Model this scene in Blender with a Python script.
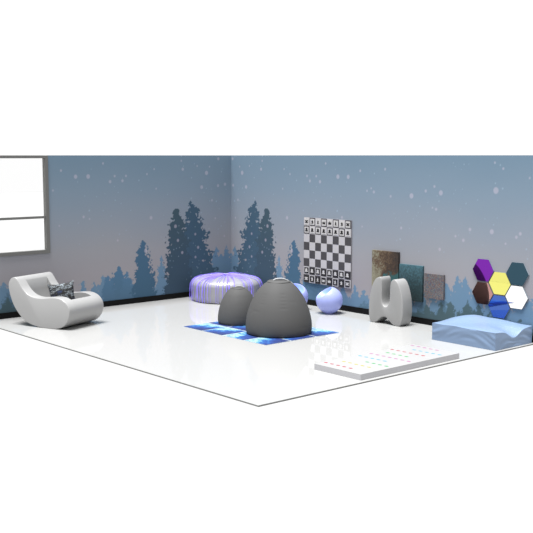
import bpy, bmesh, math, random
import numpy as np
from mathutils import Vector, Matrix, noise
random.seed(7)
rng = np.random.default_rng(7)
for o in list(bpy.data.objects): bpy.data.objects.remove(o)
scene = bpy.context.scene
COL = scene.collection
PI = math.pi

# ------------------------------------------------------------------ camera
F_PX, YAW, PITCH = 957.08, 0.8533536, 0.1152068
cam_d = bpy.data.cameras.new('camera')
cam = bpy.data.objects.new('camera', cam_d); COL.objects.link(cam)
cam_d.sensor_width = 36; cam_d.sensor_fit = 'HORIZONTAL'
cam_d.lens = 36 * F_PX / 533
cam_d.clip_end = 200
cam.location = (-11.0201, -13.6146, 2.4937)
fwd = Vector((math.cos(PITCH)*math.cos(YAW), math.cos(PITCH)*math.sin(YAW), -math.sin(PITCH)))
cam.rotation_euler = fwd.to_track_quat('-Z', 'Y').to_euler()
scene.camera = cam

# ------------------------------------------------------------------ world, sun, exposure
w = bpy.data.worlds.new('daylight'); scene.world = w; w.use_nodes = True
bg = w.node_tree.nodes['Background']
bg.inputs[0].default_value = (1, 1, 1, 1); bg.inputs[1].default_value = 1.02
sd = bpy.data.lights.new('sun', 'SUN'); sun = bpy.data.objects.new('sun', sd); COL.objects.link(sun)
sd.energy = 10.0; sd.angle = math.radians(28); sd.color = (1, 1, 1)
sun.rotation_euler = Vector((0.21, 0.02, -1.0)).to_track_quat('-Z', 'Y').to_euler()
sun.location = (-6, -6, 8)
scene.view_settings.view_transform = 'Standard'
scene.view_settings.look = 'None'
scene.view_settings.exposure = 0.0
scene.view_settings.gamma = 1.0
scene.view_settings.use_curve_mapping = False

# ------------------------------------------------------------------ materials
def lin(h):
    h = h.lstrip('#'); c = [int(h[i:i+2], 16)/255 for i in (0, 2, 4)]
    return tuple(x/12.92 if x <= .04045 else ((x+.055)/1.055)**2.4 for x in c)
def mat(name, col, rough=.5, metal=0, spec=.5, emit=0, ecol=None):
    m = bpy.data.materials.new(name); m.use_nodes = True
    b = m.node_tree.nodes['Principled BSDF']
    c = lin(col) if isinstance(col, str) else col
    b.inputs['Base Color'].default_value = (*c, 1)
    b.inputs['Roughness'].default_value = rough
    b.inputs['Metallic'].default_value = metal
    b.inputs['Specular IOR Level'].default_value = spec
    if emit:
        e = lin(ecol) if isinstance(ecol, str) else (ecol or c)
        b.inputs['Emission Color'].default_value = (*e, 1)
        b.inputs['Emission Strength'].default_value = emit
    return m
def nn(m, t, **kw):
    n = m.node_tree.nodes.new(t)
    for k, v in kw.items(): setattr(n, k, v)
    return n
def lk(m, a, b): m.node_tree.links.new(a, b)
def bsdf(m): return m.node_tree.nodes['Principled BSDF']
def ramp(m, fac, stops, interp='LINEAR'):
    r = nn(m, 'ShaderNodeValToRGB'); r.color_ramp.interpolation = interp
    el = r.color_ramp.elements
    while len(el) < len(stops): el.new(.5)
    for e, (p, c) in zip(el, stops): e.position = p; e.color = (*lin(c), 1)
    lk(m, fac, r.inputs[0]); return r.outputs[0]
def noise_tex(m, scale, detail=3, rough=.5, coord='Object', stretch=(1,1,1)):
    tc = nn(m, 'ShaderNodeTexCoord'); mp = nn(m, 'ShaderNodeMapping')
    mp.inputs['Scale'].default_value = stretch
    lk(m, tc.outputs[coord], mp.inputs[0])
    n = nn(m, 'ShaderNodeTexNoise'); n.inputs['Scale'].default_value = scale
    n.inputs['Detail'].default_value = detail; n.inputs['Roughness'].default_value = rough
    lk(m, mp.outputs[0], n.inputs['Vector']); return n.outputs['Fac']
def add_bump(m, scale, strength=.2, dist=.005, stretch=(1,1,1), detail=3):
    f = noise_tex(m, scale, detail, stretch=stretch)
    b = nn(m, 'ShaderNodeBump'); b.inputs['Strength'].default_value = strength
    b.inputs['Distance'].default_value = dist
    lk(m, f, b.inputs['Height']); lk(m, b.outputs[0], bsdf(m).inputs['Normal'])

M_floor = mat('glossy_white_floor', '#999998', .035, spec=.35)
M_ground = mat('white_ground', '#8e8e8e', .9, spec=0)
M_edge = mat('floor_edge_grey', '#646462', .6)
M_base = mat('black_baseboard', '#060606', .6, spec=.15)
M_frame = mat('window_frame_grey', '#5a5a58', .5)
M_board_edge = mat('board_edge', '#77757a', .6)
M_wave = mat('pale_grey_vinyl', '#868686', .4, spec=.4)
M_chair = mat('white_moulded_foam', '#8a8a8a', .3, spec=.5)
M_seat = mat('white_moulded_seat', '#8a8a8a', .3, spec=.5)
M_bag = mat('grey_upholstery', '#404040', .75, spec=.3)
M_bagtop = mat('grey_upholstery_cap', '#3c3c3c', .7)
M_handle = mat('light_grey_strap', '#98999b', .4)
M_puff = mat('silver_grey_vinyl', '#8c8c92', .3, metal=.2, spec=.6)
M_fibre = mat('violet_fibre_light', '#7a6ad0', .3, emit=.42, ecol='#8470ff')
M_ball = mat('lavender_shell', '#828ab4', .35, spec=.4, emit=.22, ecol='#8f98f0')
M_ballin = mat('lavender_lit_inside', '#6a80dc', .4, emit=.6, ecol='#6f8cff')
M_slab = mat('white_slab', '#949494', .3)
M_slabside = mat('slab_side_grey', '#98989b', .4)
M_light = mat('light_square', '#a09ea1', .6)
M_dark = mat('dark_square', '#353336', .6)
M_white = mat('white_card', '#aaa8a8', .6)
M_black = mat('black_card', '#0c0b0c', .5)
M_glass = bpy.data.materials.new('window_glass'); M_glass.use_nodes = True
_n = M_glass.node_tree.nodes; _n.clear()
_o = _n.new('ShaderNodeOutputMaterial'); _t = _n.new('ShaderNodeBsdfTransparent'); _g = _n.new('ShaderNodeBsdfGlossy')
_x = _n.new('ShaderNodeMixShader'); _x.inputs[0].default_value = .06; _g.inputs['Roughness'].default_value = .02
lk(M_glass, _t.outputs[0], _x.inputs[1]); lk(M_glass, _g.outputs[0], _x.inputs[2]); lk(M_glass, _x.outputs[0], _o.inputs[0])

# ------------------------------------------------------------------ mesh helpers
def link(name, bm, m, parent=None, smooth=None, loc=None):
    me = bpy.data.meshes.new(name); bm.to_mesh(me); bm.free()
    for x in (m if isinstance(m, (list, tuple)) else [m]): me.materials.append(x)
    o = bpy.data.objects.new(name, me); COL.objects.link(o)
    if parent: o.parent = parent
    if loc: o.location = loc
    if smooth is not None:
        for p in me.polygons: p.use_smooth = len(p.vertices) < 9
        if smooth < 180: me.set_sharp_from_angle(angle=math.radians(smooth))
    return o
def empty(name, loc=(0,0,0), rz=0):
    o = bpy.data.objects.new(name, None); COL.objects.link(o); o.location = loc; o.rotation_euler = (0,0,rz)
    o.empty_display_size = .1
    return o
def tag(o, label, cat, group=None):
    o['label'] = label; o['category'] = cat
    if group: o['group'] = group
    return o
def struct(o): o['kind'] = 'structure'; return o
def box(bm, x0, x1, y0, y1, z0, z1, mi=0, bevel=0):
    v = [bm.verts.new(p) for p in ((x0,y0,z0),(x1,y0,z0),(x1,y1,z0),(x0,y1,z0),(x0,y0,z1),(x1,y0,z1),(x1,y1,z1),(x0,y1,z1))]
    fs = [bm.faces.new([v[i] for i in q]) for q in ((0,3,2,1),(4,5,6,7),(0,1,5,4),(1,2,6,5),(2,3,7,6),(3,0,4,7))]
    for f in fs: f.material_index = mi
    if bevel:
        es = list({e for f in fs for e in f.edges})
        bmesh.ops.bevel(bm, geom=es, offset=bevel, segments=3, profile=.5, affect='EDGES', material=-1)
    return fs
def catmull(pts, n=6):
    out = []; N = len(pts)
    for i in range(N):
        p0, p1, p2, p3 = (Vector(pts[(i+k-1) % N]) for k in range(4))
        for j in range(n):
            t = j/n
            out.append(.5*((2*p1)+(-p0+p2)*t+(2*p0-5*p1+4*p2-p3)*t*t+(-p0+3*p1-3*p2+p3)*t**3))
    return out
def prism(bm, outline, fn, a, b, bevel=0, seg=4):
    """outline of 2D points extruded between depths a and b; fn(u, v, depth) gives the 3D point"""
    n = len(outline)
    A = [bm.verts.new(fn(p[0], p[1], a)) for p in outline]
    B = [bm.verts.new(fn(p[0], p[1], b)) for p in outline]
    fa = bm.faces.new(A); fb = bm.faces.new(B[::-1])
    sides = [bm.faces.new((A[i], B[i], B[(i+1) % n], A[(i+1) % n])) for i in range(n)]
    bmesh.ops.recalc_face_normals(bm, faces=[fa, fb]+sides)
    if bevel:
        es = list(fa.edges)+list(fb.edges)
        bmesh.ops.bevel(bm, geom=es, offset=bevel, segments=seg, profile=.5, affect='EDGES')
def tube(bm, pts, r, seg=8):
    pts = [Vector(p) for p in pts]; rings = []
    for i, p in enumerate(pts):
        t = (pts[min(i+1, len(pts)-1)]-pts[max(i-1, 0)]).normalized()
        u = t.cross(Vector((0, 0, 1)))
        if u.length < 1e-3: u = t.cross(Vector((1, 0, 0)))
        u.normalize(); v = t.cross(u)
        rings.append([bm.verts.new(p+r*(math.cos(2*PI*k/seg)*u+math.sin(2*PI*k/seg)*v)) for k in range(seg)])
    for a, b in zip(rings, rings[1:]):
        for k in range(seg): bm.faces.new((a[k], a[(k+1) % seg], b[(k+1) % seg], b[k]))
    bm.faces.new(rings[0][::-1]); bm.faces.new(rings[-1])
    bmesh.ops.recalc_face_normals(bm, faces=bm.faces[:])
def smooth_profile(P, n=5):
    out = []; N = len(P)
    for i in range(N-1):
        p0, p1, p2, p3 = (Vector(P[max(0, min(N-1, i+k-1))]) for k in range(4))
        for j in range(n):
            t = j/n; q = .5*((2*p1)+(-p0+p2)*t+(2*p0-5*p1+4*p2-p3)*t*t+(-p0+3*p1-3*p2+p3)*t**3)
            out.append((max(q.x, 0), max(q.y, 0)))
    out.append(tuple(P[-1])); return out
def lathe(bm, prof, seg=64, fn=None):
    rings = []
    for i, (r, z) in enumerate(prof):
        if r < 1e-5: rings.append([bm.verts.new((0, 0, z))])
        else:
            rg = []
            for k in range(seg):
                a = 2*PI*k/seg; rr, zz = (r, z) if fn is None else fn(r, z, a)
                rg.append(bm.verts.new((rr*math.cos(a), rr*math.sin(a), zz)))
            rings.append(rg)
    for a, b in zip(rings, rings[1:]):
        for k in range(seg):
            k2 = (k+1) % seg
            if len(a) == 1 and len(b) == 1: continue
            if len(a) == 1: bm.faces.new((a[0], b[k2], b[k]))
            elif len(b) == 1: bm.faces.new((a[k], a[k2], b[0]))
            else: bm.faces.new((a[k], a[k2], b[k2], b[k]))
    bmesh.ops.recalc_face_normals(bm, faces=bm.faces[:])

# ------------------------------------------------------------------ the mural printed on both walls
H = 2.5; LX = 4.904; LY = 6.4765; OFF = 0.24
WX0, WX1, WZ0 = 3.694, 4.86, 0.964       # window opening on the back wall (distance from the corner)
def smooth_noise1(x, seed, f):
    r = np.random.default_rng(seed).random(4096)
    t = (x*f) % 4000; i = t.astype(int); u = t-i; u = u*u*(3-2*u)
    return r[i]*(1-u)+r[i+1]*u
def noise2(s, z, seed, f):
    g = np.random.default_rng(seed).random((1024, 512))
    a = (s+1)*f; b = z*f; i = a.astype(int) % 1022; j = b.astype(int) % 510
    u = a-np.floor(a); v = b-np.floor(b); u = u*u*(3-2*u); v = v*v*(3-2*v)
    return (g[i,j]*(1-u)+g[i+1,j]*u)*(1-v)+(g[i,j+1]*(1-u)+g[i+1,j+1]*u)*v
def mural(s, z):
    """linear albedo of the printed mural at distance s along it and height z"""
    def L(h): return np.array(lin(h))
    stops = [(0, '#8a878c'), (.55, '#8a878c'), (.95, '#87888e'), (1.4, '#7d8590'), (1.9, '#70808f'), (2.5, '#64798a')]
    zs = [a for a, _ in stops]; cs = np.array([L(c) for _, c in stops])
    col = np.stack([np.interp(z+.1*(noise2(s, z*3, 3, 1.2)-.5), zs, cs[:, k]) for k in range(3)], -1)
    def over(mask, c, a=1.0):
        m = (mask*a)[..., None]; col[:] = col*(1-m)+np.asarray(c)*m
    def pine(s0, zt, wl, wr, c, seed, rag=.35, layer=.09, p=.75, a=1.0, zb=0, cbot=None, holes=0, tuft=0):
        q = np.clip((zt-z)/(zt-zb), 0, 1)
        saw = ((zt-z)/layer) % 1.0
        nl = smooth_noise1(z+3, seed, 1/layer*1.0)
        nf = noise2(s, z, seed+1, 55)-.5
        nm = noise2(s, z, seed+2, 22)-.5
        side = np.where(s < s0, wl, wr)
        if tuft: nm = nm+tuft*((noise2(s*.8, z*1.3, seed+11, 15)-.5)+.6*(noise2(s, z, seed+12, 30)-.5))
        nl2 = np.where(s < s0, nl, smooth_noise1(z+9, seed+5, 1/layer*1.1))
        w_ = side*q**p*(1-rag*.35+rag*(nl2-.5)*.7+rag*.25*saw)+(nm*.11+nf*.09)*np.minimum(1, q*6+.15)*min(1, rag*2.4)
        d = w_-np.abs(s-s0)
        m = np.clip(d/.012+.5, 0, 1)*(z < zt)
        if holes:
            hn = noise2(s, z, seed+7, 16)*.6+noise2(s, z, seed+8, 38)*.4
            edge = np.clip(1-d/(.5*side*np.maximum(q, .15)), 0, 1)
            m = m*(1-np.clip((hn-(1.02-holes*edge-.25*(1-q)*holes))/.05, 0, 1))
        cc = L(c)
        if cbot is not None:
            t = np.clip((zt-z)/(zt), 0, 1)[..., None]; cc = cc*(1-t)+L(cbot)*t
        over(m, cc, a)
    light, light2, mid, dark = '#5d788f', '#5a758e', '#486379', '#3a4c57'
    # farthest, palest trees
    for s0, zt, w_, k in [(-.13,.88,.2,1),(.11,.86,.19,2),(0,.72,.3,3),(1.32,.78,.13,4),(2.49,.54,.17,5),(2.0,.5,.2,6),(2.66,.44,.16,7),(2.86,.47,.14,8),(3.13,.45,.16,9),(3.33,.39,.15,10),
                          (3.6,.5,.2,11),(3.8,.6,.2,12),(4.02,.5,.2,13),(4.25,.57,.2,14),(4.5,.42,.2,15),(4.72,.55,.14,16),(4.95,.66,.22,17),(5.16,.79,.22,18),(5.29,.79,.22,19),(5.5,.66,.2,20),(5.75,.6,.2,21),(6.0,.55,.2,22),(6.2,.62,.2,23),(6.36,.63,.2,24),(6.6,.5,.2,25)]:
        pine(s0, zt, w_*1.35, w_*1.35, light, 100+k, .32, .07, .8, cbot=light2)
    over(np.clip((.27+.06*(noise2(s, z*0, 77, 3)-.5)-z)/.03, 0, 1), L(light2), .9)
    # middle distance
    pine(2.18, .66, .27, .27, '#456580', 201, .32, .07, .62, cbot=mid)
    pine(2.40, .52, .2, .17, '#4a6a86', 202, .32, .07, .62, cbot=mid)
    pine(2.03, .56, .2, .17, '#4a6a86', 207, .32, .07, .7, cbot=mid)
    pine(1.70, 1.07, .29, .27, '#3f5c74', 203, .42, .075, .55, tuft=.4, holes=.3, cbot='#3a566c')
    for s0, zt, w_, k in [(4.2,.4,.16,1),(4.55,.46,.16,2),(4.9,.5,.14,3),(5.8,.4,.15,4),(3.9,.36,.16,5),(3.35,.22,.14,6)]:
        pine(s0, zt, w_*1.25, w_*1.25, '#506a80', 220+k, .3, .07, .8, cbot='#46606f')
    # the tall pair
    pine(.68, 1.72, .80, .5, '#3a5062', 204, .6, .12, .66, tuft=.8, holes=.66, cbot='#3c5264')
    pine(.98, 1.58, .38, .33, dark, 205, .42, .1, .42, tuft=.55, holes=.4, cbot='#36485a')
    # near dark trees low on the right
    for s0, zt, w_, k in [(4.2,.33,.14,1),(4.42,.2,.12,2),(4.6,.30,.13,3),(4.72,.24,.1,4),(4.87,.37,.13,5),(5.04,.40,.15,6),(5.2,.3,.13,7),(5.34,.46,.16,8),(5.53,.44,.16,9),(5.72,.33,.14,10),(5.9,.36,.14,11),(6.07,.28,.14,12),(6.22,.30,.12,13),(6.4,.2,.12,14),(4.05,.2,.12,15),(3.86,.24,.12,16),(3.7,.16,.1,17)]:
        pine(s0, zt, w_*1.25, w_*1.25, '#43575f', 240+k, .3, .06, .8, cbot='#3a4d55')
    over(np.clip((s-3.7)/.5, 0, 1)*np.clip((6.35-s)/.2, 0, 1)*np.clip((.17-z)/.03, 0, 1), L('#3e5159'), .9)
    # snowflakes
    fl = [(2.96,2.16,.030),(2.32,2.07,.024),(2.23,2.16,.018),(2.83,1.51,.02),(2.73,2.16,.033),(2.08,2.08,.022),(2.01,2.16,.018),(.43,1.94,.03),(.32,2.19,.034),(.84,2.26,.024),(1.52,1.44,.028),
          (3.22,2.26,.018),(3.37,1.95,.016),(4.27,1.9,.036),(4.82,1.96,.034),(5.77,2.02,.042),(5.72,1.45,.032),(5.35,1.46,.022),(4.74,1.72,.02),(6.18,1.45,.022),(4.82,1.14,.022),(3.74,2.29,.018),
          (4.54,1.98,.02),(4.7,2.05,.018),(4.08,1.41,.02),(3.86,1.88,.018),(5.74,2.4,.014),(5.88,2.32,.016),(6.12,1.4,.02),(5.24,1.3,.022),(5.1,1.35,.016),(5.95,1.3,.014),(6.3,2.2,.014),
          (.06,1.96,.024),(-.1,1.98,.026),(.05,2.44,.024),(.2,1.7,.02),(1.01,1.27,.028),(.96,1.02,.024),(.87,.80,.024),(.58,1.11,.02),(.52,.87,.024),(.58,.70,.02),(1.64,.88,.03),(.25,2.3,.014)]
    r2 = np.random.default_rng(11)
    for _ in range(120):
        fl.append((r2.uniform(-.2, 6.5), r2.uniform(1.0, 2.5), abs(r2.normal(0, .006))+.004))
    for _ in range(40):
        fl.append((r2.uniform(.3, 1.2), r2.uniform(.2, 1.4), r2.uniform(.004, .010)))
    pink = L('#aaa4b2'); wht = L('#98acbc')
    s_ax = s[:, 0]; z_ax = z[0]
    for k, (a, b, r) in enumerate(fl):
        i0, i1 = np.searchsorted(s_ax, (a-2*r-.02, a+2*r+.02)); j0, j1 = np.searchsorted(z_ax, (b-2*r-.02, b+2*r+.02))
        if i1 <= i0 or j1 <= j0: continue
        ss = s[i0:i1, j0:j1]; zz = z[i0:i1, j0:j1]
        m = np.clip((r-np.hypot(ss-a, (zz-b)*.92))/.012+.5, 0, 1)*(.45 if r > .012 else .38)
        m = m[..., None]; c = pink if r > .013 else wht
        col[i0:i1, j0:j1] = col[i0:i1, j0:j1]*(1-m)+c*m
    return col

M_wall = bpy.data.materials.new('printed_mural'); M_wall.use_nodes = True
_b = bsdf(M_wall); _b.inputs['Roughness'].default_value = .75; _b.inputs['Specular IOR Level'].default_value = .15
_a = nn(M_wall, 'ShaderNodeAttribute', attribute_name='mural'); lk(M_wall, _a.outputs['Color'], _b.inputs['Base Color'])
M_wallback = mat('plain_white_wall_back', '#dcdcdc', .8)

MURAL_GAIN = .93
def mural_wall(name, length, sgn, place, back_boxes, hole=None):
    STEP = .0085
    ns = int(round(length/STEP)); nz = int(round(H/STEP))
    sa = np.linspace(0, length, ns+1); za = np.linspace(0, H, nz+1)
    if hole:                              # snap grid lines to the window opening
        i0 = int(np.abs(sa-hole[0]).argmin()); sa[i0] = hole[0]
        i1 = int(np.abs(sa-hole[1]).argmin()); sa[i1] = hole[1]
        j0 = int(np.abs(za-hole[2]).argmin()); za[j0] = hole[2]
    S, Z = np.meshgrid(sa, za, indexing='ij')
    col = mural(S-sgn, Z)*MURAL_GAIN
    P = place(S.ravel(), Z.ravel())
    I, J = np.meshgrid(np.arange(ns), np.arange(nz), indexing='ij')
    if hole: keep = ~((I >= i0) & (I < i1) & (J >= j0))
    else: keep = np.ones_like(I, bool)
    I = I[keep]; J = J[keep]; k = lambda i, j: i*(nz+1)+j
    quads = np.stack([k(I, J), k(I+1, J), k(I+1, J+1), k(I, J+1)], -1)
    if name == 'wall_back': quads = quads[:, ::-1]
    nv = len(P); bv = []; bf = []
    for (x0,x1,y0,y1,z0,z1) in back_boxes:
        b = nv+len(bv)
        bv += [(x0,y0,z0),(x1,y0,z0),(x1,y1,z0),(x0,y1,z0),(x0,y0,z1),(x1,y0,z1),(x1,y1,z1),(x0,y1,z1)]
        bf += [[b+i for i in q] for q in ((0,3,2,1),(4,5,6,7),(0,1,5,4),(1,2,6,5),(2,3,7,6),(3,0,4,7))]
    V = np.vstack([P, np.array(bv)]); Q = np.vstack([quads, np.array(bf)])
    me = bpy.data.meshes.new(name)
    me.vertices.add(len(V)); me.vertices.foreach_set('co', V.astype(np.float32).ravel())
    me.loops.add(Q.size); me.loops.foreach_set('vertex_index', Q.astype(np.int32).ravel())
    me.polygons.add(len(Q)); me.polygons.foreach_set('loop_start', np.arange(0, Q.size, 4, dtype=np.int32))
    me.materials.append(M_wall); me.materials.append(M_wallback)
    mi = np.zeros(len(Q), np.int32); mi[len(quads):] = 1
    me.update(calc_edges=True); me.polygons.foreach_set('material_index', mi)
    at = me.color_attributes.new('mural', 'FLOAT_COLOR', 'POINT')
    C4 = np.ones((len(V), 4), np.float32); C4[:nv, :3] = col.reshape(-1, 3)
    at.data.foreach_set('color', C4.ravel()); me.validate()
    o = bpy.data.objects.new(name, me); COL.objects.link(o); struct(o)
    return o
e = .0006
mural_wall('wall_back', LX, OFF, lambda s, z: np.stack([-s, 0*s, z], -1),
           [(-LX, 0, e, .1, 0, WZ0), (-WX0, 0, e, .1, WZ0, H), (-LX, -WX1, e, .1, WZ0, H)], (WX0, WX1, WZ0))
mural_wall('wall_right', LY, 0.0, lambda s, z: np.stack([0*s, -s, z], -1), [(e, .1, -LY, .1, 0, H)])

bm = bmesh.new(); box(bm, -LX, 0, -LY, 0, -.014, 0); fl = struct(link('floor', bm, M_floor))
bm = bmesh.new(); box(bm, -45, 45, -45, 45, -.06, -.014); struct(link('ground', bm, M_ground))
bm = bmesh.new(); box(bm, -LX-.007, -LX, -LY-.01, 0, -.014, .001); struct(link('trim_1', bm, M_edge))
bm = bmesh.new(); box(bm, -LX, 0, -LY-.011, -LY, -.014, .001); struct(link('trim_2', bm, M_edge))
bm = bmesh.new(); box(bm, -LX, -.012, -.012, 0, 0, .092); struct(link('baseboard_back', bm, M_base))
bm = bmesh.new(); box(bm, -.012, 0, -LY, 0, 0, .092); struct(link('baseboard_right', bm, M_base))
# window: frame, mullions and two panes
win = struct(empty('window_1', (-(WX0+WX1)/2, 0, WZ0)))
cx = -(WX0+WX1)/2
bm = bmesh.new(); d0, d1 = -.02, .06; fw = .055
box(bm, -WX0-fw-cx, -WX0-cx, d0, d1, 0, H-WZ0-.001); box(bm, -WX1-cx, -WX1+fw-cx, d0, d1, 0, H-WZ0-.001)
box(bm, -WX1+fw-cx, -WX0-fw-cx, d0, d1, 0, fw); box(bm, -WX1+fw-cx, -WX0-fw-cx, d0, d1, H-WZ0-.045, H-WZ0-.001)
link('window_frame', bm, M_frame, win)
bm = bmesh.new(); box(bm, -WX1+fw-cx, -WX0-fw-cx, d0+.01, d1-.01, 1.535-.018-WZ0, 1.535+.018-WZ0); link('mullion', bm, M_frame, win)
for a, b in ((fw, 1.517-WZ0), (1.553-WZ0, H-WZ0-.045)):
    bm = bmesh.new(); box(bm, -WX1+fw-cx, -WX0-fw-cx, .018, .022, a, b); link('pane', bm, M_glass, win)

# ------------------------------------------------------------------ rocking lounge chair
CH = Vector((-4.3734, -1.2697, 0)); AZ = math.radians(-69.6)
chair = tag(empty('lounge_chair', CH, AZ), 'white moulded rocking lounge chair with raised back beside the window wall', 'chair')
# local frame: +x along the profile (towards the foot end), +y across the width
P = [(-.815,.60),(-.795,.655),(-.755,.695),(-.702,.712),(-.652,.690),(-.61,.640),(-.545,.555),(-.46,.485),(-.375,.447),(-.29,.434),(-.2,.434),(-.1,.444),(0,.456),(.10,.458),(.19,.440),(.262,.400),(.312,.340),(.332,.27),(.318,.19),(.275,.11),(.205,.048),(.11,.012),(0,0),(-.10,-.0),(-.21,.003),(-.33,.018),(-.44,.048),(-.55,.105),(-.655,.2),(-.735,.31),(-.785,.43),(-.81,.52)]
Pc = [(p.x, max(p.y, .0005)) for p in catmull(P, 4)]
WID = .785; ARM = .165
bm = bmesh.new()
fnc = lambda u, v, d: (u, d, v)
for a, b in ((0, ARM), (WID-ARM, WID)):
    bm2 = bmesh.new(); prism(bm2, Pc, fnc, a, b)
    outer = 0 if a == 0 else b
    bmesh.ops.bevel(bm2, geom=[e_ for e_ in bm2.edges if all(abs(v_.co.y-outer) < 1e-6 for v_ in e_.verts)], offset=.009, segments=3, profile=.5, affect='EDGES')
    link('side_arm', bm2, M_chair, chair, 35)
bm.free()
# seat body between the arms: same underside, hollowed top
def inter(seq):
    return [p for p in Pc if seq(p)]
k0 = min(range(len(Pc)), key=lambda i: (Pc[i][0]+.625)**2+(Pc[i][1]-.66)**2)      # back edge of the well
k1 = min(range(len(Pc)), key=lambda i: (Pc[i][0]-.222)**2+(Pc[i][1]-.424)**2)     # front edge of the well
Tc = Pc[k1:]+Pc[:k0+1]+[(-.60,.50),(-.565,.34),(-.53,.25),(-.49,.215),(-.44,.205),(.15,.205),(.19,.215),(.212,.245)]
bm = bmesh.new(); prism(bm, Tc, fnc, ARM-.001, WID-ARM+.001); link('seat', bm, M_seat, chair, 45)

# pillow in the chair
def pillow_mat():
    m = mat('dark_blue_printed_fabric', '#1c2740', .7)
    n1 = noise_tex(m, 6.5, 4, .62, stretch=(1, 1, 3.2))
    c = ramp(m, n1, [(0, '#0c1426'), (.38, '#18284a'), (.42, '#06070a'), (.53, '#06070a'), (.555, '#8a949c'), (.575, '#07080c'), (.63, '#06070a'), (.655, '#b4babe'), (.685, '#101a30')], 'LINEAR')
    lk(m, c, bsdf(m).inputs['Base Color']); return m
bm = bmesh.new(); N = 20; pw, ph = .218, .200
grid = {}
for sgn in (1, -1):
    for i in range(N+1):
        for j in range(N+1):
            u = i/N*2-1; v = j/N*2-1
            if sgn == -1 and (i in (0, N) or j in (0, N)): grid[sgn, i, j] = grid[1, i, j]; continue
            k = 1-.13*(1-v*v)*abs(u)**2; k2 = 1-.13*(1-u*u)*abs(v)**2
            t = ((1-u*u)*(1-v*v))**.42*.055
            grid[sgn, i, j] = bm.verts.new((u*pw*k, sgn*t, v*ph*k2))
    for i in range(N):
        for j in range(N):
            q = [grid[sgn, i, j], grid[sgn, i+1, j], grid[sgn, i+1, j+1], grid[sgn, i, j+1]]
            bm.faces.new(q if sgn == -1 else q[::-1])
bmesh.ops.recalc_face_normals(bm, faces=bm.faces[:])
pil = link('pillow', bm, pillow_mat(), None, 180)
dv = Vector((math.cos(AZ), math.sin(AZ), 0)); wv_ = Vector((-dv.y, dv.x, 0))
pil.location = CH+dv*-.07+wv_*.325+Vector((0, 0, .441)); pil.rotation_euler = (math.radians(-4), math.radians(-10), AZ+math.radians(15.4))
tag(pil, 'dark navy pillow with black and white print resting in the white lounge chair', 'pillow')

# ------------------------------------------------------------------ fibre optic pouffe in the corner
PC = Vector((-.665, -.675, 0)); PR = .615
puff = tag(empty('fibre_optic_pouffe', PC), 'round silver grey pouffe draped with violet light fibres in the room corner', 'pouffe')
bm = bmesh.new()
prof = [(0, 0), (.56, 0), (.585, .012), (.60, .04), (.607, .1), (.61, .2), (.612, .27), (.608, .30), (.59, .335), (.55, .368), (.48, .396), (.38, .415), (.25, .428), (.12, .434), (0, .435)]
pp = []
pp = [(0, 0)]+smooth_profile(prof[1:], 3)
lathe(bm, pp, 96, lambda r, z, a: (r*(1+.006*math.sin(a*24)*(1 if z < .36 else .3)), z))
link('cushion_body', bm, M_puff, puff, 60)
bm = bmesh.new(); lathe(bm, [(0, .434), (.05, .436), (.055, .444), (.04, .452), (0, .455)], 24); link('centre_hub', bm, mat('hub_grey', '#8a8a9a', .4), puff, 60)
ra = random.Random(5)
NF = 46
for k in range(NF):
    # more of them towards the left and front
    a = math.radians(ra.triangular(95, 355, 200)) if k < 38 else math.radians(ra.uniform(-60, 95))
    a2 = a+ra.uniform(-.18, .18)
    out = ra.uniform(.004, .012) if ra.random() < .7 else ra.uniform(.012, .035)
    pts = []
    for r_, z_, t in ((.03,.449,0),(.12,.447,.1),(.25,.44,.25),(.38,.428,.4),(.48,.411,.6),(.555,.383,.75),(.60,.345,.88),(.623+out*.3,.29,.95),(.627+out*.6,.2,1),(.625+out,.1,1),(.622+out,.006+ra.uniform(0,.02),1)):
        aa = a2*(1-t)+a*t; pts.append((r_*math.cos(aa), r_*math.sin(aa), z_+.001))
    # keep clear of the walls
    q = []
    for x, y, z in pts: q.append((min(x, .645), min(y, .655), z))
    bm = bmesh.new(); tube(bm, q, ra.choice((.002, .003, .0045)), 6); link('light_fibre', bm, M_fibre, puff, 180)

# ------------------------------------------------------------------ chess board on the wall
BY, BZ, CELL = -1.966, 1.472, .1365
def yz(y, z, x): return Vector((x, y, z))
board = tag(empty('wall_chessboard', (0, BY-4*CELL, BZ-8*CELL)), 'square grey and white chequered chess board hung on the mural wall', 'chessboard')
OB = Vector((0, BY-4*CELL, BZ-8*CELL))
bm = bmesh.new(); box(bm, -.022, -.001, -4*CELL, 4*CELL, 0, 8*CELL); link('backing', bm, M_board_edge, board)
bm = bmesh.new()
for r in range(8):
    for c in range(8):
        y1 = (4-c)*CELL; z1 = (8-r)*CELL
        box(bm, -.024, -.0221, y1-CELL, y1, z1-CELL, z1, (r+c) % 2)
link('chequered_field', bm, [M_light, M_dark], board)
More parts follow.
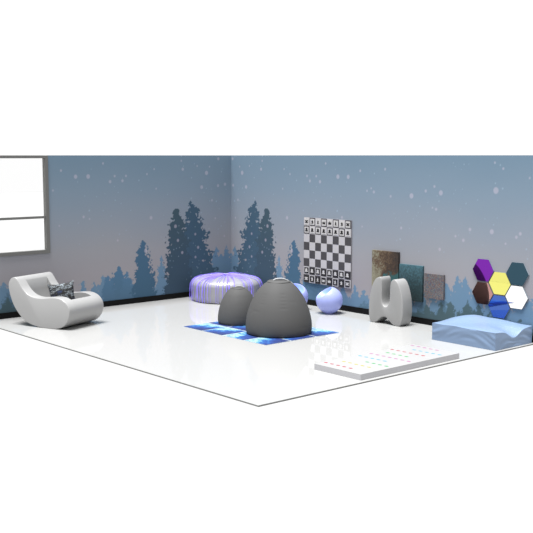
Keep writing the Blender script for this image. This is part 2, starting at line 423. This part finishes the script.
# symbols, drawn in a unit square (u to the right, v up)
def poly_circle(cx_, cy_, r, n=14): return [(cx_+r*math.cos(2*PI*k/n), cy_+r*math.sin(2*PI*k/n)) for k in range(n)]
SYM = {
 'pawn': [poly_circle(0, .14, .18), [(-.13,.04),(.13,.04),(.22,-.16),(-.22,-.16)], [(-.24,-.16),(.24,-.16),(.24,-.26),(-.24,-.26)]],
 'rook': [[(-.27,-.22),(.27,-.22),(.27,-.12),(-.27,-.12)], [(-.17,-.12),(.17,-.12),(.15,.08),(-.15,.08)], [(-.27,.08),(.27,.08),(.27,.22),(.14,.22),(.14,.15),(.07,.15),(.07,.22),(-.07,.22),(-.07,.15),(-.14,.15),(-.14,.22),(-.27,.22)]],
 'knight': [[(-.16,-.26),(.18,-.26),(.18,-.17),(-.16,-.17)], [(-.08,-.17),(.14,-.17),(.17,.08),(.08,.24),(-.03,.29),(-.04,.21),(-.18,.10),(-.15,.02),(-.03,.05),(-.07,-.06)]],
 'bishop': [[(-.17,-.26),(.17,-.26),(.17,-.18),(-.17,-.18)], [(-.10,-.18),(.10,-.18),(.06,-.06),(.13,.06),(.08,.18),(0,.27),(-.08,.18),(-.13,.06),(-.06,-.06)], poly_circle(0, .30, .035, 8)],
 'queen': [[(-.24,-.22),(.24,-.22),(.24,-.13),(-.24,-.13)], [(-.18,-.13),(.18,-.13),(.29,.16),(.14,.02),(.10,.20),(0,.03),(-.10,.20),(-.14,.02),(-.29,.16)]],
 'king': [[(-.24,-.22),(.24,-.22),(.24,-.13),(-.24,-.13)], [(-.18,-.13),(.18,-.13),(.27,.06),(.18,.13),(.04,.06),(-.04,.06),(-.18,.13),(-.27,.06)], [(-.035,.05),(.035,.05),(.035,.27),(-.035,.27)], [(-.10,.15),(.10,.15),(.10,.21),(-.10,.21)]]}
def sym_mesh(kind, sgn=1, half=.5):
    bm = bmesh.new(); s = CELL*.76
    for poly in SYM[kind]:
        A = [bm.verts.new((-.0008, -u*s*1.35, v*s)) for u, v in poly]
        B = [bm.verts.new((.0008, -u*s*1.35, v*s)) for u, v in poly]
        n = len(A); bm.faces.new(A); bm.faces.new(B[::-1])
        for i in range(n): bm.faces.new((A[i], B[i], B[(i+1) % n], A[(i+1) % n]))
    bmesh.ops.recalc_face_normals(bm, faces=bm.faces[:]); bmesh.ops.triangulate(bm, faces=[f for f in bm.faces if len(f.verts) > 4])
    me = bpy.data.meshes.new(kind+'_symbol'); bm.to_mesh(me); bm.free(); return me
order = ['rook', 'knight', 'bishop', 'queen', 'king', 'bishop', 'knight', 'rook']
pos = ['leftmost', 'second', 'third', 'fourth', 'fifth', 'sixth', 'seventh', 'rightmost']
card_me = {}
for col_, mm in (('white', M_white), ('black', M_black)):
    bm = bmesh.new(); hs = CELL*.365; box(bm, -.002, .002, -hs, hs, -hs, hs); me = bpy.data.meshes.new(col_+'_card'); bm.to_mesh(me); bm.free(); me.materials.append(mm); card_me[col_] = me
sym_me = {}
for kk in SYM:
    for col_, mm in (('white', M_black), ('black', M_white)):
        me = sym_mesh(kk); me.materials.append(mm); sym_me[kk, col_] = me
rows = {0: ('white', None, 'top'), 1: ('white', 'pawn', 'second'), 6: ('black', 'pawn', 'seventh'), 7: ('black', None, 'bottom')}
for r, (cc, kind, rn) in rows.items():
    for c in range(8):
        kd = kind or order[c]
        o = bpy.data.objects.new('chess_card', card_me[cc]); COL.objects.link(o)
        o.location = (-.0262, BY-(c+.5)*CELL, BZ-(r+.5)*CELL)
        inv = 'black' if cc == 'white' else 'white'
        place = f'{pos[c]} from left' if 0 < c < 7 else pos[c]
        tag(o, f'{cc} card, {inv} {kd} symbol, {place}, {rn} row of the chess board', 'chess card', 'cards on the wall chess board')
        s_ = bpy.data.objects.new('symbol', sym_me[kd, cc]); COL.objects.link(s_); s_.parent = o; s_.location = (-.0029, 0, 0)

# ------------------------------------------------------------------ three textured sensory panels
def panel(name, y0, y1, z0, z1, m, label, th=.035):
    y0, y1 = y0-.030, y1-.010
    bm = bmesh.new(); box(bm, -th, 0, -(y0-y1)/2, (y0-y1)/2, -(z1-z0)/2, (z1-z0)/2)
    o = link(name, bm, m); o.location = (-.001, (y0+y1)/2, (z0+z1)/2-.003)
    return tag(o, label, 'wall panel', 'textured panels behind the grey wave seat')
m1 = mat('mottled_bark_texture', '#777777', .7)
tc = nn(m1, 'ShaderNodeTexCoord'); sx = nn(m1, 'ShaderNodeSeparateXYZ'); lk(m1, tc.outputs['Object'], sx.inputs[0])
n1 = noise_tex(m1, 5, 5, .7); n2 = noise_tex(m1, 40, 4, .8)
ma = nn(m1, 'ShaderNodeMath', operation='MULTIPLY_ADD'); lk(m1, sx.outputs['Y'], ma.inputs[0]); ma.inputs[1].default_value = -1.0; ma.inputs[2].default_value = -.22
mb = nn(m1, 'ShaderNodeMath', operation='MULTIPLY_ADD'); lk(m1, sx.outputs['Z'], mb.inputs[0]); mb.inputs[1].default_value = .15; lk(m1, ma.outputs[0], mb.inputs[2])
mc = nn(m1, 'ShaderNodeMath', operation='MULTIPLY_ADD'); lk(m1, n1, mc.inputs[0]); mc.inputs[1].default_value = .9; lk(m1, mb.outputs[0], mc.inputs[2])
md = nn(m1, 'ShaderNodeMath', operation='MULTIPLY_ADD'); lk(m1, n2, md.inputs[0]); md.inputs[1].default_value = .7; md.inputs[2].default_value = -.12
me_ = nn(m1, 'ShaderNodeMath', operation='ADD'); lk(m1, mc.outputs[0], me_.inputs[0]); lk(m1, md.outputs[0], me_.inputs[1])
base = ramp(m1, me_.outputs[0], [(.05, '#7c7966'), (.26, '#686454'), (.38, '#4f3d2a'), (.54, '#342418'), (.75, '#160f0b')])
wv = nn(m1, 'ShaderNodeMath', operation='MULTIPLY_ADD'); lk(m1, sx.outputs['Z'], wv.inputs[0]); wv.inputs[1].default_value = -1.6; wv.inputs[2].default_value = -.28
wv2 = nn(m1, 'ShaderNodeMath', operation='MULTIPLY_ADD'); lk(m1, sx.outputs['Y'], wv2.inputs[0]); wv2.inputs[1].default_value = -1.2; lk(m1, wv.outputs[0], wv2.inputs[2])
wv3 = nn(m1, 'ShaderNodeMath', operation='ADD'); lk(m1, wv2.outputs[0], wv3.inputs[0]); lk(m1, n1, wv3.inputs[1])
tf = ramp(m1, wv3.outputs[0], [(.42, '#000000'), (.5, '#ffffff')])
mx = nn(m1, 'ShaderNodeMixRGB'); lk(m1, tf, mx.inputs[0]); lk(m1, base, mx.inputs[1]); mx.inputs[2].default_value = (*lin('#1d4a4c'), 1)
lk(m1, mx.outputs[0], bsdf(m1).inputs['Base Color'])
panel('sensory_panel', -3.496, -4.057, .475, 1.043, m1, 'beige and brown mottled square panel, tallest of three, behind the grey wave seat')
m2 = mat('teal_rippled_texture', '#2f6e78', .6)
tc = nn(m2, 'ShaderNodeTexCoord'); sx = nn(m2, 'ShaderNodeSeparateXYZ'); lk(m2, tc.outputs['Object'], sx.inputs[0])
n1 = noise_tex(m2, 26, 4, .7); ma = nn(m2, 'ShaderNodeMath', operation='MULTIPLY_ADD'); lk(m2, sx.outputs['Z'], ma.inputs[0]); ma.inputs[1].default_value = 1.05; lk(m2, n1, ma.inputs[2])
lk(m2, ramp(m2, ma.outputs[0], [(.2, '#142427'), (.46, '#1b3237'), (.66, '#28464f'), (.95, '#3d6672')]), bsdf(m2).inputs['Base Color'])
bp = nn(m2, 'ShaderNodeBump'); bp.inputs['Strength'].default_value = .5; bp.inputs['Distance'].default_value = .01; lk(m2, n1, bp.inputs['Height']); lk(m2, bp.outputs[0], bsdf(m2).inputs['Normal'])
panel('sensory_panel', -4.058, -4.528, .335, .873, m2, 'teal rippled panel, middle of three, right behind the grey wave seat')
m3 = mat('speckled_weave_texture', '#776a70', .7)
tc = nn(m3, 'ShaderNodeTexCoord'); vo = nn(m3, 'ShaderNodeTexVoronoi'); vo.inputs['Scale'].default_value = 105; vo.inputs['Randomness'].default_value = .25
lk(m3, tc.outputs['Object'], vo.inputs['Vector']); sp = nn(m3, 'ShaderNodeSeparateColor'); lk(m3, vo.outputs['Color'], sp.inputs[0])
lk(m3, ramp(m3, sp.outputs[0], [(0, '#384659'), (.2, '#5e5c5a'), (.4, '#523a40'), (.55, '#625d5b'), (.7, '#404b51'), (.85, '#5e483f'), (1, '#544e60')], 'CONSTANT'), bsdf(m3).inputs['Base Color'])
panel('sensory_panel', -4.546, -4.922, .41, .775, m3, 'small square speckled panel in red, grey and blue dots, rightmost of three')

# ------------------------------------------------------------------ hexagonal mirrors
def mirror_mat(name, c, rough=.02, k=1): return mat(name, c, rough, metal=1)
hexes = [(-5.607,.908,'#7a2ea6','purple','upper left','topmost on the left'), (-5.889,.748,'#e8e47c','yellow','',''), (-6.166,.906,'#385260','slate teal','',''),
         (-5.607,.584,'#b88c88','maroon','',''), (-6.166,.586,'#ffffff','white','',''), (-5.887,.424,'#4a68b4','blue','','')]
hl = {'purple': 'glossy purple hexagon mirror tile above the maroon one', 'yellow': 'glossy yellow hexagon mirror tile in the middle of the cluster',
      'slate teal': 'dark slate teal hexagon tile above the white one', 'maroon': 'brownish maroon hexagon tile below the purple one',
      'white': 'bright white silver hexagon mirror tile below the teal one', 'blue': 'glossy blue hexagon mirror tile lowest in the cluster'}
M_hexedge = mat('hexagon_edge', '#6c757e', .4)
for (y, z, c, nm, _1, _2) in hexes:
    t = empty('hexagon_mirror', (-.001, y, z)); tag(t, hl[nm], 'mirror', 'hexagonal mirror tiles above the blue water mattress')
    R6 = .1795; o6 = [(R6*math.cos(PI/3*k), R6*math.sin(PI/3*k)) for k in range(6)]
    bm = bmesh.new(); prism(bm, o6, lambda u, v, d: (d, u, v), -.018, 0); link('backing', bm, M_hexedge, t)
    bm = bmesh.new(); o6 = [(u*.985, v*.985) for u, v in o6]
    prism(bm, o6, lambda u, v, d: (d, u, v), -.0225, -.0182); link('mirror_face', bm, mirror_mat(nm+'_mirror', c), t)

# ------------------------------------------------------------------ two lavender ball seats
CR = Vector((math.sin(YAW), -math.cos(YAW), 0)); CU = Vector((0, 0, 1)); CF = Vector((math.cos(YAW), math.sin(YAW), 0))
def ball(cx_, cy_, R, n, cut, label):
    t = empty('ball_seat', (cx_, cy_, 0)); tag(t, label, 'ball seat', 'lavender ball seats below the chess board')
    n = n.normalized()
    q = n.to_track_quat('Z', 'Y').to_matrix()
    th0 = math.acos(cut); prof = []
    for k in range(41):
        th = PI-(PI-th0)*k/40; prof.append((R*math.sin(th) if 0 < k else 0, R*math.cos(th)))
    rim = R*math.sin(th0); zc = R*math.cos(th0)
    def place(bm):
        for v in bm.verts: v.co = q @ v.co + Vector((0, 0, R))
    bm = bmesh.new(); pr = prof+[(rim-.012, zc+.004), (rim-.02, zc-.004)]; lathe(bm, pr, 56); place(bm)
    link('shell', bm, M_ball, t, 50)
    bm = bmesh.new(); lathe(bm, [(rim-.019, zc-.004), (rim-.04, zc-.03), (rim*.6, zc-.06), (rim*.3, zc-.075), (0, zc-.08)], 56); place(bm)
    bmesh.ops.reverse_faces(bm, faces=bm.faces[:])
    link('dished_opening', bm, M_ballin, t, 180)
    return t
ball(-.364, -2.922, .213, Vector((-.49, .29, .83)), .69, 'lavender ball seat with slanted dished opening, standing clear below the chess board')
ball(-.525, -2.293, .216, Vector((-.27, -.38, .80)), .70, 'lavender ball seat half hidden behind the large grey bean bag')

# ------------------------------------------------------------------ bean bags
def bag(cx_, cy_, R, Ht, label, seed):
    t = empty('bean_bag', (cx_, cy_, .006)); tag(t, label, 'bean bag', 'grey domed bean bags on the blue mat')
    k = Ht/.75; s = R/.478
    prof = [(0,0),(.44,0),(.462,.012),(.474,.04),(.478,.09),(.474,.16),(.462,.235),(.443,.31),(.418,.385),(.386,.46),(.348,.53),(.305,.595),(.262,.645),(.22,.683),(.185,.708),(.16,.722)]
    pts = []
    P2 = [(a*s, b*k) for a, b in prof]
    pts = [(0, 0)]+smooth_profile(P2[1:], 5)
    rr = random.Random(seed); dents = []
    for j in range(12): dents.append((rr.uniform(0, 2*PI), rr.uniform(.12, .62)*k, rr.uniform(.1, .35), rr.uniform(.0015, .0035)))
    # creases stacked along the front seam, facing the camera side
    for j in range(5): dents.append((math.radians(-122), (.40+.045*j)*k, .2, .0045))
    for j in range(4): dents.append((math.radians(-170), (.45+.04*j)*k, .16, .004))
    def fn(r, z, a):
        d = .006*math.sin(a*2+seed)+.003*math.sin(a*5+z*3)
        for (da, dz, dw, dd) in dents:
            q = (a-da+PI) % (2*PI)-PI
            d -= dd*math.exp(-(q/dw)**2*2)*math.exp(-((z-dz+.02*q)/(.012*k))**2)*s
        return (r+d*s if z > .01 else r, z)
    bm = bmesh.new(); lathe(bm, pts, 120, fn); link('bag_body', bm, M_bag, t, 180)
    bm = bmesh.new(); lathe(bm, [(.166*s,.716*k),(.17*s,.724*k),(.15*s,.738*k),(.09*s,.744*k),(0,.746*k)], 40); link('top_cap', bm, M_bagtop, t, 60)
    # flat strap looping over the cap
    bm = bmesh.new(); W = .034*s; n = 14; rows_ = []
    for j in range(n+1):
        u = j/n; x = (-.08+.29*u)*s; z = (.745+.036*math.sin(PI*u)**.7-.06*u*u)*k
        rows_.append([bm.verts.new((x, W, z)), bm.verts.new((x, -W, z)), bm.verts.new((x, -W, z-.006)), bm.verts.new((x, W, z-.006))])
    for a, b in zip(rows_, rows_[1:]):
        for q in range(4): bm.faces.new((a[q], a[(q+1) % 4], b[(q+1) % 4], b[q]))
    bm.faces.new(rows_[0]); bm.faces.new(rows_[-1][::-1]); bmesh.ops.recalc_face_normals(bm, faces=bm.faces[:])
    h = link('carry_strap', bm, M_handle, t, 40); h.rotation_euler = (0, 0, math.radians(-38))
bag(-2.095, -3.65, .472, .755, 'large dark grey domed bean bag on the blue mat in the room middle', 1)
bag(-2.02, -2.66, .305, .545, 'small dark grey domed bean bag behind left of the large one', 3)

# ------------------------------------------------------------------ icy blue tile mat
def ice_mat(k):
    m = mat('ice_print_%d' % k, '#2a6ac0', .6)
    n1 = noise_tex(m, [7.0, 8.5, 6.2][k], 8, .8)
    tc = nn(m, 'ShaderNodeTexCoord'); sx = nn(m, 'ShaderNodeSeparateXYZ'); lk(m, tc.outputs['Object'], sx.inputs[0])
    a = nn(m, 'ShaderNodeMath', operation='MULTIPLY_ADD'); lk(m, sx.outputs['X'], a.inputs[0]); a.inputs[1].default_value = [.9, -.7, .5][k]; lk(m, n1, a.inputs[2])
    b = nn(m, 'ShaderNodeMath', operation='MULTIPLY_ADD'); lk(m, sx.outputs['Y'], b.inputs[0]); b.inputs[1].default_value = [.5, .8, -.9][k]; lk(m, a.outputs[0], b.inputs[2])
    c = ramp(m, b.outputs[0], [(.30, '#061c50'), (.46, '#0a2f70'), (.54, '#164e86'), (.60, '#46809c'), (.66, '#8aa2aa'), (.74, '#3c6c92'), (.84, '#8aa2aa')])
    lk(m, c, bsdf(m).inputs['Base Color']); return m
ice = [ice_mat(k) for k in range(3)]
MX0, MY0, TS = -2.845, -2.36, .4680
M_matgap = mat('mat_pale_border', '#8f989e', .6)
tn = ['nearest', 'second', 'third', 'farthest']
mat_o = tag(empty('floor_mat', (MX0+1.5*TS, MY0-2*TS, 0)), 'blue and white ice patterned square tile mat under the bean bags', 'mat')
bm = bmesh.new(); box(bm, -1.5*TS+.004, 1.5*TS-.004, -2*TS+.004, 2*TS-.004, 0, .002); b_ = link('mat_backing', bm, M_matgap, mat_o); b_.location = (0, 0, .0006)
for i in range(3):
    for j in range(4):
        bm = bmesh.new(); hh = TS/2-.015; box(bm, -hh, hh, -hh, hh, .0025, .005)
        o = link('mat_tile', bm, ice[(i*2+j*1) % 3], mat_o); o.location = ((i-1)*TS, (1.5-j)*TS, .0008)
        o.rotation_euler = (0, 0, PI/2*((i+j*3) % 4))

# ------------------------------------------------------------------ grey wave seat
PW = [(-4.057,.699),(-3.984,.668),(-3.924,.588),(-3.876,.453),(-3.849,.302),(-3.846,.152),(-3.860,.05),(-3.897,.0),(-3.959,.0),(-4.02,.029),(-4.085,.086),(-4.141,.108),(-4.201,.100),(-4.263,.057),(-4.323,.014),(-4.40,.0),(-4.465,.016),(-4.499,.088),(-4.518,.22),(-4.504,.395),(-4.466,.535),(-4.417,.638),(-4.357,.686),(-4.303,.672),(-4.275,.623),(-4.262,.52),(-4.262,.41),(-4.240,.311),(-4.186,.262),(-4.128,.288),(-4.103,.367),(-4.102,.514),(-4.095,.641),(-4.080,.685)]
wc = [(p.x, max(p.y, .0)) for p in catmull(PW, 4)]
bm = bmesh.new(); prism(bm, [(a+4.18, b) for a, b in wc], lambda u, v, d: (d, u, v), -.11, .11, .012, 3)
o = link('wave_seat', bm, M_wave, None, 40); o.location = (-.335, -4.18, .0005)
tag(o, 'pale grey upright wave shaped foam seat with deep notch, in front of the wall panels', 'seat')

# ------------------------------------------------------------------ white light slab with coloured marks
sl = tag(empty('light_slab', (-2.46, -6.045, 0)), 'low white rectangular platform with rows of small coloured marks at the floor edge', 'platform')
bm = bmesh.new(); box(bm, -.885, .885, -.372, .372, .001, .062); link('base', bm, M_slabside, sl)
bm = bmesh.new(); box(bm, -.885, .885, -.372, .372, .062, .069)
cols = ['#84202e', '#8c8430', '#2c8048', '#2a7c90', '#844a74']
mk = [(-3.2,(0,1,2,3,4),0),(-3.0,(1,2,3,4,5),1),(-2.81,(3,4,5,6),2),(-2.615,(0,1,2,3,4),3),(-2.415,(0,1,2,3,4,5,6),4),(-2.225,(1,2,3,4),2),(-2.03,(0,1,2,3,4,5),0),(-1.84,(2,3,4,5,6),3),(-1.64,(0,1,2,3,4),4)]
for x, idx, c in mk:
    for i in idx:
        yy = -5.72-.1*i+6.045; xx = x+2.46
        o8 = [(xx+.019*math.cos(k*PI/4), yy+.030*math.sin(k*PI/4)) for k in range(8)]
        f = bm.faces.new([bm.verts.new((a, b, .0696)) for a, b in o8]); f.material_index = c+1
link('marked_top', bm, [M_slab]+[mat('mark_%s' % n, c, .5) for n, c in zip(('red', 'yellow', 'green', 'cyan', 'pink'), cols)], sl)

# ------------------------------------------------------------------ blue water mattress
M_wb = mat('pale_blue_vinyl', '#677a94', .38, spec=.4)
x0, x1, y0, y1 = -.853, -.03, -6.432, -5.40
bm = bmesh.new(); NX, NY = 44, 56; hz = .232; ccx, ccy = (x0+x1)/2, (y0+y1)/2
def topz(u, v):   # u along x 0..1, v along y 0..1 (0 at the open front edge, y0)
    m = (math.sin(PI*u)*math.sin(PI*v))**.5
    z = hz+.045*m+.012*noise.noise(Vector((u*3, v*4, 1)))
    z += .035*math.exp(-((u-.75)/.32)**2-((v-.80)/.22)**2)
    z -= .105*math.exp(-((u-.50)/.20)**2-((v-.0)/.17)**2)
    z += .02*math.sin(u*5+v*7)*m
    return z
g = {}
for i in range(NX+1):
    for j in range(NY+1):
        u, v = i/NX, j/NY
        g[i, j] = bm.verts.new((x0+u*(x1-x0)-ccx, y0+v*(y1-y0)-ccy, topz(u, v)))
for i in range(NX):
    for j in range(NY): bm.faces.new((g[i,j], g[i+1,j], g[i+1,j+1], g[i,j+1]))
ring = [(i, 0) for i in range(NX)]+[(NX, j) for j in range(NY)]+[(i, NY) for i in range(NX, 0, -1)]+[(0, j) for j in range(NY, 0, -1)]
K = 14; prev = [g[q] for q in ring]
for k in range(1, K+1):
    t = k/K; cur = []
    for q in ring:
        vt = g[q]; b = vt.co
        nx = -1 if q[0] == 0 else (1 if q[0] == NX else 0); ny = -1 if q[1] == 0 else (1 if q[1] == NY else 0)
        s_ = (q[0]/NX*.82 if ny else q[1]/NY*1.03)
        d = .009*math.sin(PI*t)*(noise.noise(Vector((s_*3+nx*7+ny*3, t*4+2.2*math.sin(s_*4), 2)))*1.6)
        if nx and ny: d = 0
        cur.append(bm.verts.new((b.x+nx*d*(1 if nx < 0 or ny < 0 else 0), b.y+ny*d*(1 if ny < 0 else 1), b.z*(1-t)+.001*t)))
    n = len(ring)
    for a in range(n): bm.faces.new((prev[a], prev[(a+1) % n], cur[(a+1) % n], cur[a]))
    prev = cur
bm.faces.new(prev)
bmesh.ops.recalc_face_normals(bm, faces=bm.faces[:])
o = link('water_mattress', bm, M_wb, None, 50, (ccx, ccy, 0))
tag(o, 'pale blue wavy topped water mattress on the floor at the right wall', 'mattress')
